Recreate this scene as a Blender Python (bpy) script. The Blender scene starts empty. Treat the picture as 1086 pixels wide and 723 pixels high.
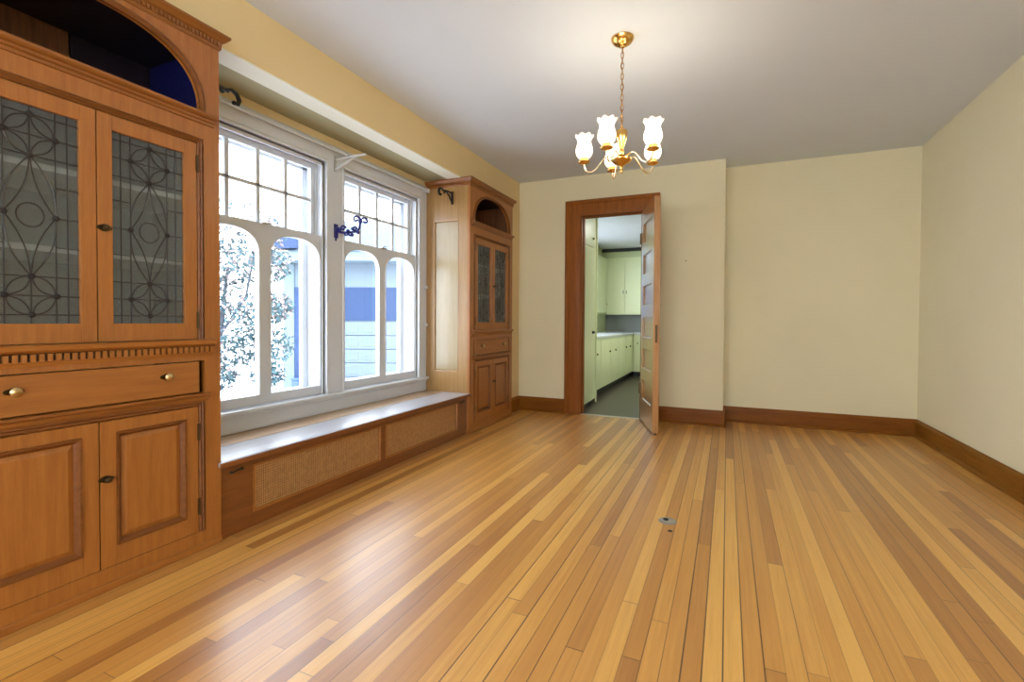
import bpy, math, random
from mathutils import Matrix, Vector
random.seed(7)
sc = bpy.context.scene
C = sc.collection
PI = math.pi

# ------------------------------------------------------------------ materials
def new_mat(name):
    m = bpy.data.materials.new(name); m.use_nodes = True
    nt = m.node_tree
    for n in list(nt.nodes): nt.nodes.remove(n)
    out = nt.nodes.new('ShaderNodeOutputMaterial')
    return m, nt, out

def N(nt, t, **kw):
    n = nt.nodes.new(t)
    for k, v in kw.items():
        if k in n.inputs: n.inputs[k].default_value = v
        else: setattr(n, k, v)
    return n

def math_(nt, op, a, b=None, c=None):
    n = nt.nodes.new('ShaderNodeMath'); n.operation = op
    for i, v in enumerate((a, b, c)):
        if v is None: continue
        if hasattr(v, 'node'): nt.links.new(v, n.inputs[i])
        else: n.inputs[i].default_value = v
    return n.outputs[0]

def col4(c): return (c[0], c[1], c[2], 1)

def simple(name, c, rough=.5, metal=0, coat=0, noise=0.0, nscale=8, bump=0, bscale=60, spec=.5):
    m, nt, out = new_mat(name)
    p = N(nt, 'ShaderNodeBsdfPrincipled')
    p.inputs['Base Color'].default_value = col4(c)
    p.inputs['Roughness'].default_value = rough; p.inputs['Metallic'].default_value = metal
    p.inputs['Coat Weight'].default_value = coat; p.inputs['Specular IOR Level'].default_value = spec
    tc = N(nt, 'ShaderNodeTexCoord')
    if noise:
        nz = N(nt, 'ShaderNodeTexNoise', Scale=nscale, Detail=4.0); nt.links.new(tc.outputs['Object'], nz.inputs['Vector'])
        mr = N(nt, 'ShaderNodeMapRange'); nt.links.new(nz.outputs[0], mr.inputs[0])
        mr.inputs[1].default_value = .3; mr.inputs[2].default_value = .7; mr.inputs[3].default_value = 1-noise; mr.inputs[4].default_value = 1+noise
        mx = N(nt, 'ShaderNodeVectorMath', operation='SCALE'); mx.inputs[0].default_value = c
        nt.links.new(mr.outputs[0], mx.inputs['Scale']); nt.links.new(mx.outputs[0], p.inputs['Base Color'])
    if bump:
        nb = N(nt, 'ShaderNodeTexNoise', Scale=bscale, Detail=3.0); nt.links.new(tc.outputs['Object'], nb.inputs['Vector'])
        b = N(nt, 'ShaderNodeBump', Strength=bump, Distance=.002); nt.links.new(nb.outputs[0], b.inputs['Height']); nt.links.new(b.outputs[0], p.inputs['Normal'])
    nt.links.new(p.outputs[0], out.inputs[0])
    return m

def wood(name, light, dark, axis='Z', rough=.38, coat=.25, scale=1.0, spec=.5):
    m, nt, out = new_mat(name)
    p = N(nt, 'ShaderNodeBsdfPrincipled', Roughness=rough); p.inputs['Coat Weight'].default_value = coat; p.inputs['Coat Roughness'].default_value = .25; p.inputs['Specular IOR Level'].default_value = spec
    tc = N(nt, 'ShaderNodeTexCoord'); mp = N(nt, 'ShaderNodeMapping')
    s = {'X': (1.6, 26, 26), 'Y': (26, 1.6, 26), 'Z': (26, 26, 1.6)}[axis]
    mp.inputs['Scale'].default_value = tuple(v*scale for v in s)
    nt.links.new(tc.outputs['Object'], mp.inputs[0])
    n1 = N(nt, 'ShaderNodeTexNoise', Scale=1.6, Detail=6.0, Roughness=.6, Distortion=.35); nt.links.new(mp.outputs[0], n1.inputs['Vector'])
    n2 = N(nt, 'ShaderNodeTexNoise', Scale=8.0, Detail=3.0); nt.links.new(mp.outputs[0], n2.inputs['Vector'])
    s_ = math_(nt, 'ADD', math_(nt, 'MULTIPLY', n1.outputs[0], .7), math_(nt, 'MULTIPLY', n2.outputs[0], .3))
    r = N(nt, 'ShaderNodeValToRGB'); nt.links.new(s_, r.inputs[0])
    r.color_ramp.elements[0].position = .33; r.color_ramp.elements[0].color = col4(dark)
    r.color_ramp.elements[1].position = .62; r.color_ramp.elements[1].color = col4(light)
    nt.links.new(r.outputs[0], p.inputs['Base Color'])
    b = N(nt, 'ShaderNodeBump', Strength=.12, Distance=.001); nt.links.new(s_, b.inputs['Height']); nt.links.new(b.outputs[0], p.inputs['Normal'])
    nt.links.new(p.outputs[0], out.inputs[0])
    return m

def floor_mat():
    m, nt, out = new_mat('strip_floor')
    L = nt.links.new
    p = N(nt, 'ShaderNodeBsdfPrincipled'); p.inputs['Coat Weight'].default_value = .8; p.inputs['Coat Roughness'].default_value = .30
    tc = N(nt, 'ShaderNodeTexCoord'); sp = N(nt, 'ShaderNodeSeparateXYZ'); L(tc.outputs['Object'], sp.inputs[0])
    x, y = sp.outputs[0], sp.outputs[1]
    W = .0565
    bx = math_(nt, 'DIVIDE', x, W); bi = math_(nt, 'FLOOR', bx); bf = math_(nt, 'FRACT', bx)
    w1 = N(nt, 'ShaderNodeTexWhiteNoise', noise_dimensions='1D'); L(bi, w1.inputs['W'])
    ln = math_(nt, 'MULTIPLY_ADD', w1.outputs[0], 1.9, 1.7)
    ys = math_(nt, 'DIVIDE', math_(nt, 'MULTIPLY_ADD', w1.outputs[0], 17.3, y), ln)
    si = math_(nt, 'FLOOR', ys); sf = math_(nt, 'FRACT', ys)
    cv = N(nt, 'ShaderNodeCombineXYZ'); L(bi, cv.inputs[0]); L(si, cv.inputs[1])
    w2 = N(nt, 'ShaderNodeTexWhiteNoise', noise_dimensions='2D'); L(cv.outputs[0], w2.inputs['Vector'])
    # grain
    gv = N(nt, 'ShaderNodeCombineXYZ'); L(math_(nt, 'MULTIPLY', x, 46), gv.inputs[0])
    L(math_(nt, 'MULTIPLY_ADD', w2.outputs[0], 31, math_(nt, 'MULTIPLY', y, 1.5)), gv.inputs[1]); L(math_(nt, 'MULTIPLY', w2.outputs[0], 13), gv.inputs[2])
    n1 = N(nt, 'ShaderNodeTexNoise', Scale=1.3, Detail=6.0, Roughness=.62, Distortion=.3); L(gv.outputs[0], n1.inputs['Vector'])
    t = math_(nt, 'ADD', math_(nt, 'MULTIPLY_ADD', w2.outputs[0], .62, -.03), math_(nt, 'MULTIPLY', n1.outputs[0], .52))
    r = N(nt, 'ShaderNodeValToRGB'); L(t, r.inputs[0])
    e = r.color_ramp.elements
    e[0].position = .14; e[0].color = (.30, .110, .020, 1)
    e[1].position = .84; e[1].color = (.72, .395, .090, 1)
    k = e.new(.35); k.color = (.44, .190, .036, 1)
    k = e.new(.62); k.color = (.57, .270, .052, 1)
    # seams
    edge = math_(nt, 'MINIMUM', bf, math_(nt, 'SUBTRACT', 1, bf))
    sidx = math_(nt, 'FLOOR', math_(nt, 'ADD', bx, .5))
    w3 = N(nt, 'ShaderNodeTexWhiteNoise', noise_dimensions='1D'); L(math_(nt, 'ADD', sidx, .37), w3.inputs['W'])
    strong = math_(nt, 'POWER', w3.outputs[0], 2.5)
    wid = math_(nt, 'MULTIPLY_ADD', strong, .024, .018)
    seam = math_(nt, 'LESS_THAN', edge, wid)
    send = math_(nt, 'LESS_THAN', math_(nt, 'MINIMUM', sf, math_(nt, 'SUBTRACT', 1, sf)), .0007)
    gap = math_(nt, 'MAXIMUM', math_(nt, 'MULTIPLY', seam, math_(nt, 'MULTIPLY_ADD', strong, .55, .40)), math_(nt, 'MULTIPLY', send, .6))
    mx = N(nt, 'ShaderNodeMixRGB'); L(gap, mx.inputs[0]); L(r.outputs[0], mx.inputs[1]); mx.inputs[2].default_value = (.05, .018, .006, 1)
    L(mx.outputs[0], p.inputs['Base Color'])
    # scuffed satin varnish
    n2 = N(nt, 'ShaderNodeTexNoise', Scale=2.2, Detail=5.0, Roughness=.7); L(tc.outputs['Object'], n2.inputs['Vector'])
    rr = N(nt, 'ShaderNodeMapRange'); L(n2.outputs[0], rr.inputs[0]); rr.inputs[3].default_value = .40; rr.inputs[4].default_value = .56; p.inputs['Specular IOR Level'].default_value = .5
    L(rr.outputs[0], p.inputs['Roughness'])
    n3 = N(nt, 'ShaderNodeTexNoise', Scale=1.1, Detail=2.0); L(gv.outputs[0], n3.inputs['Vector'])
    # boards lie very slightly cupped
    cup = math_(nt, 'MULTIPLY', math_(nt, 'MULTIPLY', bf, math_(nt, 'SUBTRACT', 1, bf)), 1.2)
    hh = math_(nt, 'SUBTRACT', math_(nt, 'ADD', math_(nt, 'MULTIPLY', n3.outputs[0], .4), cup), math_(nt, 'MULTIPLY', gap, 1.5))
    b = N(nt, 'ShaderNodeBump', Strength=.35, Distance=.0016); L(hh, b.inputs['Height']); L(b.outputs[0], p.inputs['Normal']); L(b.outputs[0], p.inputs['Coat Normal'])
    L(p.outputs[0], out.inputs[0])
    return m

def schlick(nt, f0):
    lw = N(nt, 'ShaderNodeLayerWeight', Blend=.5)
    return math_(nt, 'MULTIPLY_ADD', math_(nt, 'POWER', lw.outputs['Facing'], 5), 1-f0, f0)

def thin_glass(name, tint=(1, 1, 1), rough=.0, f0=.04):
    m, nt, out = new_mat(name)
    t = N(nt, 'ShaderNodeBsdfTransparent'); t.inputs[0].default_value = col4(tint)
    g = N(nt, 'ShaderNodeBsdfGlossy', Roughness=rough)
    mx = N(nt, 'ShaderNodeMixShader')
    nt.links.new(schlick(nt, f0), mx.inputs[0]); nt.links.new(t.outputs[0], mx.inputs[1]); nt.links.new(g.outputs[0], mx.inputs[2])
    nt.links.new(mx.outputs[0], out.inputs[0])
    return m

def leaded_glass():
    m, nt, out = new_mat('rippled_glass')
    t = N(nt, 'ShaderNodeBsdfTransparent'); t.inputs[0].default_value = (.80, .84, .85, 1)
    d = N(nt, 'ShaderNodeBsdfDiffuse'); d.inputs[0].default_value = (.22, .235, .23, 1)
    g = N(nt, 'ShaderNodeBsdfGlossy', Roughness=.22)
    tc = N(nt, 'ShaderNodeTexCoord'); nb = N(nt, 'ShaderNodeTexNoise', Scale=45.0, Detail=2.0); nt.links.new(tc.outputs['Object'], nb.inputs['Vector'])
    b = N(nt, 'ShaderNodeBump', Strength=.35, Distance=.003); nt.links.new(nb.outputs[0], b.inputs['Height']); nt.links.new(b.outputs[0], g.inputs['Normal'])
    m1 = N(nt, 'ShaderNodeMixShader'); m1.inputs[0].default_value = .16
    nt.links.new(t.outputs[0], m1.inputs[1]); nt.links.new(d.outputs[0], m1.inputs[2])
    m2 = N(nt, 'ShaderNodeMixShader'); nt.links.new(schlick(nt, .06), m2.inputs[0])
    nt.links.new(m1.outputs[0], m2.inputs[1]); nt.links.new(g.outputs[0], m2.inputs[2])
    nt.links.new(m2.outputs[0], out.inputs[0])
    return m

def shade_glass():
    m, nt, out = new_mat('frosted_shade_glass')
    t = N(nt, 'ShaderNodeBsdfTranslucent'); t.inputs[0].default_value = (.97, .93, .85, 1)
    d = N(nt, 'ShaderNodeBsdfDiffuse'); d.inputs[0].default_value = (.93, .90, .84, 1)
    tr = N(nt, 'ShaderNodeBsdfTransparent')
    m1 = N(nt, 'ShaderNodeMixShader'); m1.inputs[0].default_value = .3
    nt.links.new(t.outputs[0], m1.inputs[1]); nt.links.new(d.outputs[0], m1.inputs[2])
    m2 = N(nt, 'ShaderNodeMixShader'); m2.inputs[0].default_value = .5
    nt.links.new(m1.outputs[0], m2.inputs[1]); nt.links.new(tr.outputs[0], m2.inputs[2])
    nt.links.new(m2.outputs[0], out.inputs[0])
    return m

def emit(name, c, s):
    m, nt, out = new_mat(name)
    e = N(nt, 'ShaderNodeEmission', Strength=s); e.inputs[0].default_value = col4(c)
    nt.links.new(e.outputs[0], out.inputs[0]); return m

def shingle_mat():
    m, nt, out = new_mat('blue_shingles')
    p = N(nt, 'ShaderNodeBsdfPrincipled', Roughness=.8)
    tc = N(nt, 'ShaderNodeTexCoord'); mp = N(nt, 'ShaderNodeMapping'); mp.inputs['Rotation'].default_value = (PI/2, 0, 0)
    nt.links.new(tc.outputs['Object'], mp.inputs[0])
    br = N(nt, 'ShaderNodeTexBrick', Scale=1.0); nt.links.new(mp.outputs[0], br.inputs[0])
    br.inputs['Color1'].default_value = (.022, .05, .13, 1); br.inputs['Color2'].default_value = (.028, .06, .15, 1); br.inputs['Mortar'].default_value = (.028, .06, .15, 1)
    br.inputs['Brick Width'].default_value = .16; br.inputs['Row Height'].default_value = .2; br.inputs['Mortar Size'].default_value = .008
    nt.links.new(br.outputs[0], p.inputs['Base Color']); nt.links.new(p.outputs[0], out.inputs[0]); return m

OAK_L, OAK_D = (.37, .132, .022), (.27, .087, .012)
M = dict(
    oak_z=wood('oak_upright_grain', OAK_L, OAK_D, 'Z'),
    oak_y=wood('oak_level_grain', OAK_L, OAK_D, 'Y'),
    oak_x=wood('oak_cross_grain', (.36, .125, .022), (.20, .062, .01), 'X'),
    trim_z=wood('casing_oak_upright', (.27, .082, .006), (.18, .048, .003), 'Z', rough=.5, coat=.08, spec=.15),
    trim_x=wood('casing_oak_level', (.22, .069, .003), (.155, .045, .002), 'X', rough=.5, coat=.08, spec=.15),
    trim_y=wood('casing_oak_along', (.25, .095, .008), (.17, .058, .004), 'Y', rough=.5, coat=.08, spec=.15),
    seat=wood('seat_oak', (.22, .066, .011), (.14, .038, .006), 'Y'),
    seat_top=wood('seat_top_sheen', (.42, .42, .46), (.36, .355, .39), 'Y', rough=.35, coat=1.0),  # blue-white reflected window light put into the lid colour
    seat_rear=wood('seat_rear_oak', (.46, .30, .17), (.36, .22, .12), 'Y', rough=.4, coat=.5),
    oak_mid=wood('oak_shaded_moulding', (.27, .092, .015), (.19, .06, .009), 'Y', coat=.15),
    oak_bead=wood('oak_dark_moulding', (.20, .066, .012), (.13, .04, .007), 'Y', rough=.5, coat=0, spec=.3),  # shading of bead grooves and panel mouldings put into a darker oak
    door_oak=wood('door_oak', (.44, .21, .065), (.32, .14, .040), 'Z', rough=.28, coat=1.0),
    door_flat=wood('door_panel_oak', (.42, .21, .07), (.32, .145, .045), 'X', rough=.28, coat=1.0),
    side_oak=wood('bleached_side_oak', (.36, .20, .065), (.28, .14, .038), 'Z', rough=.35, coat=.5),  # oak made paler to carry the window light on the cabinet side
    side_pale=wood('bleached_side_panel', (.33, .235, .095), (.28, .185, .065), 'Z', rough=.3, coat=.6),  # side panel, window light put into its colour too
    dark_groove=simple('dark_stain', (.045, .016, .006), .6),  # shade between the dentils and behind the doors, put into the colour
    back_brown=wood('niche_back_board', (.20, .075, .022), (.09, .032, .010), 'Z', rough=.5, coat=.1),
    back_dark=wood('niche_dark_board', (.016, .007, .014), (.006, .004, .010), 'Z', rough=.5, coat=.1),  # shade inside the niche put into the colour of back board and top
    navy=simple('navy_niche_paint', (.003, .003, .055), .5, noise=.2),  # even navy colour on one side lining
    inside=simple('grey_cupboard_paint', (.38, .385, .36), .7),
    shelf=simple('pale_shelf_edge', (.80, .77, .70), .5),
    glass_lead=leaded_glass(),
    lead=simple('lead_came', (.07, .062, .055), .30, .75),
    rosette=simple('dark_lead_rosette', (.02, .015, .013), .5, .3),
    dark_brass=simple('aged_brass', (.10, .065, .03), .35, .9),
    brass=simple('polished_brass', (.78, .47, .14), .22, 1),
    brass_pale=simple('pale_brass', (.85, .74, .52), .25, 1),
    knob_brass=simple('worn_brass', (.52, .38, .18), .28, 1),
    iron=simple('black_iron', (.015, .013, .012), .45, .5),
    blue_iron=simple('navy_enamelled_iron', (.006, .008, .17), .4, .0, coat=.3),
    cane=simple('woven_cane', (.44, .22, .075), .6, noise=.15, nscale=40),
    grille_back=simple('dark_recess', (.09, .036, .014), .8),
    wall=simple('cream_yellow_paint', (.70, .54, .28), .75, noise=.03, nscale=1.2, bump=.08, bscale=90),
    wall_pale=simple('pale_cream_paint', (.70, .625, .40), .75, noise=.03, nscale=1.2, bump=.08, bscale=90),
    wall_cool=simple('faded_cream_paint', (.75, .69, .475), .75, noise=.03, nscale=1.2, bump=.08, bscale=90),  # same cream paint, extra window light put into the colour
    soffit=simple('pale_header_paint', (.80, .79, .66), .6),  # window light on the header underside put into the colour
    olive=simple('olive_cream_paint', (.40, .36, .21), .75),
    ceil=simple('white_ceiling_paint', (.63, .67, .71), .85, noise=.02, nscale=1.0),
    white=simple('white_gloss_paint', (.60, .62, .65), .32, coat=.2),
    floor=floor_mat(),
    pane=thin_glass('clear_glass'),
    shade=shade_glass(),
    bulb=emit('lamp_bulb', (1, .88, .68), 8),
    green=simple('pale_green_paint', (.70, .73, .46), .35, coat=.2),
    green_wall=simple('sage_wall_paint', (.52, .56, .33), .6),
    kfloor=simple('grey_lino', (.062, .046, .038), .35, noise=.15, nscale=5),
    counter=simple('grey_laminate', (.50, .52, .54), .22),
    splash=simple('grey_splashback', (.24, .25, .26), .35),
    toe=simple('black_toe_kick', (.02, .02, .02), .6),
    steel=simple('dull_steel', (.50, .50, .49), .35, .9),
    threshold=simple('worn_metal_strip', (.58, .55, .50), .35, .8),
    siding=simple('white_blue_siding', (.15, .19, .235), .7),
    band=simple('blue_band_paint', (.020, .046, .12), .7),  # shade on the garage fascia put into the colour; dormer shares it
    shingle=shingle_mat(),
    roof=simple('pale_blue_roofing', (.065, .10, .135), .8, noise=.12, nscale=3),
    corner=simple('pale_corner_board', (.16, .215, .25), .6),
    bark=simple('grey_bark', (.08, .09, .12), .9),
    leaf=simple('teal_leaf', (.045, .095, .11), .7, noise=.5, nscale=1.2),
    leaf_dry=simple('russet_leaf', (.36, .28, .28), .7, noise=.5, nscale=3),
    ground=simple('pale_driveway', (.62, .64, .68), .9),
    blue_paint=simple('blue_plastic', (.05, .10, .32), .5),
)

# ------------------------------------------------------------------ mesh tools
class MB:
    def __init__(s): s.v = []; s.f = []
    def quadstrip(s, rows, closed_u=False, closed_v=False):
        b = len(s.v); nu = len(rows[0]); nv = len(rows)
        for r in rows: s.v += [tuple(p) for p in r]
        for j in range(nv if closed_v else nv-1):
            for i in range(nu if closed_u else nu-1):
                a = b + j*nu + i; c = b + j*nu + (i+1) % nu
                d = b + ((j+1) % nv)*nu + (i+1) % nu; e = b + ((j+1) % nv)*nu + i
                s.f.append((a, c, d, e))
        return b
    def box(s, x0, x1, y0, y1, z0, z1):
        b = len(s.v)
        s.v += [(x, y, z) for z in (z0, z1) for y in (y0, y1) for x in (x0, x1)]
        for f in ((0, 2, 3, 1), (4, 5, 7, 6), (0, 1, 5, 4), (2, 6, 7, 3), (0, 4, 6, 2), (1, 3, 7, 5)): s.f.append(tuple(b+i for i in f))
        return s
    def prism(s, pts, h0, h1, fn):
        """pts: closed outline in 2D, extruded between h0 and h1; fn maps (u, v, h) to xyz"""
        b = len(s.v); n = len(pts)
        s.v += [fn(u, v, h0) for u, v in pts] + [fn(u, v, h1) for u, v in pts]
        s.f.append(tuple(b+i for i in range(n))); s.f.append(tuple(b+n+i for i in reversed(range(n))))
        for i in range(n): s.f.append((b+i, b+(i+1) % n, b+n+(i+1) % n, b+n+i))
        return s
    def sweep(s, path, prof, fn, closed=False):
        """profile (offset, height) swept along a flat 2D path with mitred corners"""
        n = len(path); rows = []
        for i, (u, v) in enumerate(path):
            def nd(a, b):
                d = (b[0]-a[0], b[1]-a[1]); l = math.hypot(*d) or 1; return (d[1]/l, -d[0]/l)
            ns = []
            if closed or i > 0: ns.append(nd(path[i-1], path[i]))
            if closed or i < n-1: ns.append(nd(path[i], path[(i+1) % n]))
            if len(ns) == 1: m = ns[0]; k = 1
            else:
                m = (ns[0][0]+ns[1][0], ns[0][1]+ns[1][1]); l = math.hypot(*m) or 1; m = (m[0]/l, m[1]/l)
                k = 1/max(.3, m[0]*ns[0][0]+m[1]*ns[0][1])
            rows.append([fn(u+m[0]*o*k, v+m[1]*o*k, h) for o, h in prof])
        b = s.quadstrip(rows, closed_u=True, closed_v=closed)
        if not closed:
            q = len(prof); s.f.append(tuple(b+i for i in reversed(range(q)))); s.f.append(tuple(b+(n-1)*q+i for i in range(q)))
        return s
    def lathe(s, prof, c=(0, 0, 0), seg=24, ruffle=None):
        rows = []
        for j, (r, z) in enumerate(prof):
            row = []
            for i in range(seg):
                a = 2*PI*i/seg; rr, zz = r, z
                if ruffle:
                    k = ruffle[j]; rr += k*math.cos(8*a)*.5; zz += k*math.cos(8*a)
                row.append((c[0]+rr*math.cos(a), c[1]+rr*math.sin(a), c[2]+zz))
            rows.append(row)
        s.quadstrip(rows, closed_u=True); return s
    def disc(s, c, r, seg=24):
        b = len(s.v)
        s.v += [(c[0]+r*math.cos(2*PI*i/seg), c[1]+r*math.sin(2*PI*i/seg), c[2]) for i in range(seg)]
        s.f.append(tuple(range(b, b+seg))); return s
    def tube(s, pts, r, seg=8, closed=False):
        pts = [Vector(p) for p in pts]; n = len(pts); rows = []; up = None
        for i, p in enumerate(pts):
            a = pts[(i-1) % n] if (closed or i > 0) else p
            b = pts[(i+1) % n] if (closed or i < n-1) else p
            d = (b-a).normalized()
            if up is None: up = Vector((0, 0, 1)) if abs(d.z) < .9 else Vector((1, 0, 0))
            e = d.cross(up).normalized(); up = e.cross(d).normalized()
            rr = r[i] if isinstance(r, (list, tuple)) else r
            rows.append([tuple(p + (e*math.cos(2*PI*k/seg) + up*math.sin(2*PI*k/seg))*rr) for k in range(seg)])
        b = s.quadstrip(rows, closed_u=True, closed_v=closed)
        if not closed: s.f.append(tuple(b+k for k in reversed(range(seg)))); s.f.append(tuple(b+(n-1)*seg+k for k in range(seg)))
        return s
    def ball(s, c, r, seg=12, sc_=(1, 1, 1)):
        rows = []
        for j in range(1, seg//2):
            a = PI*j/(seg//2)
            rows.append([(c[0]+r*sc_[0]*math.sin(a)*math.cos(2*PI*i/seg), c[1]+r*sc_[1]*math.sin(a)*math.sin(2*PI*i/seg), c[2]-r*sc_[2]*math.cos(a)) for i in range(seg)])
        b = s.quadstrip(rows, closed_u=True); nr = len(rows)
        s.v += [(c[0], c[1], c[2]-r*sc_[2]), (c[0], c[1], c[2]+r*sc_[2])]; lo = len(s.v)-2; hi = lo+1
        for i in range(seg):
            s.f.append((lo, b+(i+1) % seg, b+i)); s.f.append((hi, b+(nr-1)*seg+i, b+(nr-1)*seg+(i+1) % seg))
        return s
    def arch_top(s, cy, a, zs, bb, z1, x0, x1, n=2.4, k=24, flat=None):
        """solid between an arched opening (half width a, springing zs, rise bb) and a level top z1"""
        ys = [cy - a*math.cos(PI*i/k) for i in range(k+1)]
        zz = [arch_z(y-cy, a, zs, bb, n) for y in ys]
        rows = []
        for y, z in zip(ys, zz): rows.append([(x1, y, z), (x1, y, z1), (x0, y, z1), (x0, y, z)])
        b = s.quadstrip(rows, closed_u=True)
        return s
    def build(s, name, mat, parent=None, bevel=0, smooth=False, M4=None):
        me = bpy.data.meshes.new(name)
        vs = [tuple(M4 @ Vector(p)) for p in s.v] if M4 else s.v
        me.from_pydata(vs, [], s.f); me.update()
        import bmesh
        bm = bmesh.new(); bm.from_mesh(me); bmesh.ops.recalc_face_normals(bm, faces=bm.faces); bm.to_mesh(me); bm.free()
        o = bpy.data.objects.new(name, me); C.objects.link(o); me.materials.append(mat)
        if parent: o.parent = parent
        if bevel:
            md = o.modifiers.new('edge', 'BEVEL'); md.width = bevel; md.segments = 2; md.limit_method = 'ANGLE'; md.angle_limit = math.radians(50)
        if smooth:
            for p in me.polygons: p.use_smooth = True
            try: me.set_sharp_from_angle(angle=math.radians(40))
            except Exception: pass
        return o

def arch_z(d, a, zs, bb, n):
    t = min(1, abs(d)/a); return zs + bb*(1-t**n)**(1/n)
def arch_path(cy, a, z0, zs, bb, n=2.4, k=28):
    pts = [(cy-a, z0)]
    for i in range(k+1):
        y = -a*math.cos(PI*i/k); pts.append((cy+y, arch_z(y, a, zs, bb, n)))
    pts.append((cy+a, z0)); return pts

YZ = lambda u, v, h: (h, u, v)        # faces +X
XZ = lambda u, v, h: (u, -h, v)       # faces -Y
XY = lambda u, v, h: (u, v, h)
def B(*a): return MB().box(*a)

def thing(name, label, cat, loc=(0, 0, 0), rz=0, group=None):
    o = bpy.data.objects.new(name, None); C.objects.link(o); o.empty_display_size = .1
    o.location = loc; o.rotation_euler = (0, 0, rz); o['label'] = label; o['category'] = cat
    if group: o['group'] = group
    return o
def tag(o, label, cat, group=None, kind=None):
    o['label'] = label; o['category'] = cat
    if group: o['group'] = group
    if kind: o['kind'] = kind
    return o
def struct(o, label=None):
    o['kind'] = 'structure'
    if label: o['label'] = label; o['category'] = o.name.split('_')[0]
    return o
def dup(root, loc, label=None):
    def cp(o, par):
        c = o.copy(); C.objects.link(c); c.parent = par
        for ch in list(o.children): cp(ch, c)
        return c
    r = cp(root, None); r.location = loc
    if label: r['label'] = label
    return r

# ------------------------------------------------------------------ room constants (metres)
H = 2.6
XL, XC, XW = -2.2, -2.12, -2.60
XR, Y1, Y2, XS = 1.569, 5.13, 5.441, -.031
YR = -1.7
CY0, CY1, HW = 1.007, 4.290, .47
ya, yb = CY0+HW, CY1-HW           # window alcove 1.477 .. 3.82

# floor
struct(B(-2.66, XR+.1, YR-.1, Y1+.02, -.1, 0).box(XS, XR+.1, Y1+.02, Y2+.05, -.1, 0).build('floor', M['floor']), 'narrow honey coloured wood strip floor of the dining room')
struct(B(-2.66, XR+.1, YR-.1, Y2+.1, H, H+.1).build('ceiling', M['ceil']), 'flat white ceiling of the dining room')

# back wall with the doorway (opening -1.46 .. -0.82)
DX0, DX1, DZ = -1.46, -.82, 2.165
b = B(-2.66, DX0, Y1, Y1+.13, 0, H).box(DX1, XS, Y1, Y1+.13, 0, H).box(DX0, DX1, Y1, Y1+.13, DZ, H)
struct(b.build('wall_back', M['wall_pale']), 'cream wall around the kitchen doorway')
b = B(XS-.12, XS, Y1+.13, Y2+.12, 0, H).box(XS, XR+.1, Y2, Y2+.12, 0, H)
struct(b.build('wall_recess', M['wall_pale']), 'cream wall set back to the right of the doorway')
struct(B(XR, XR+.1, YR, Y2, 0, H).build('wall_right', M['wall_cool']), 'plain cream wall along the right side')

# left wall: header over cabinets and windows, and plain stretches
b = B(-2.34, XL, YR, Y1, 2.312, H)
b.box(-2.66, -2.34, YR, ya, 2.312, H).box(-2.66, -2.34, yb, Y1, 2.312, H)
b.box(-2.66, XL, CY1+HW+.002, Y1, 0, 2.312).box(-2.66, XL, YR, CY0-HW-.002, 0, 2.312)
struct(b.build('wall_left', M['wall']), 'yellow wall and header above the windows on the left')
struct(B(-2.338, XL-.002, ya, yb, 2.304, 2.312).build('trim_header_underside', M['soffit']), 'pale underside board of the header over the window seat')
struct(B(-2.66, -2.338, ya, yb, 2.322, 2.40).build('ceiling_alcove', M['olive']), 'lowered ceiling over the window seat')

# window wall with two openings
W1, W2 = (1.640, 2.580), (2.755, 3.695)
ZB, ZT = .50, 2.13
b = B(-2.80, XW, YR, W1[0], 0, H).box(-2.80, XW, W1[1], W2[0], 0, H).box(-2.80, XW, W2[1], Y1+.13, 0, H)
for w in (W1, W2): b.box(-2.80, XW, w[0], w[1], 0, ZB-.02).box(-2.80, XW, w[0], w[1], ZT, H)
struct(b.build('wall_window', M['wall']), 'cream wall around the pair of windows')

# rear wall behind the camera with three big windows, beyond view but giving its daylight
RW = [(-1.75, -.75), (-.55, .45), (.60, 1.35)]
b = B(-2.2, XR, YR-.15, YR, 0, .55).box(-2.2, XR, YR-.15, YR, 2.3, H)
xs = [-2.2] + [v for w in RW for v in w] + [XR]
for i in range(0, len(xs), 2): b.box(xs[i], xs[i+1], YR-.15, YR, .55, 2.3)
struct(b.build('wall_rear', M['wall']), 'cream wall with windows behind the camera')

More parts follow.
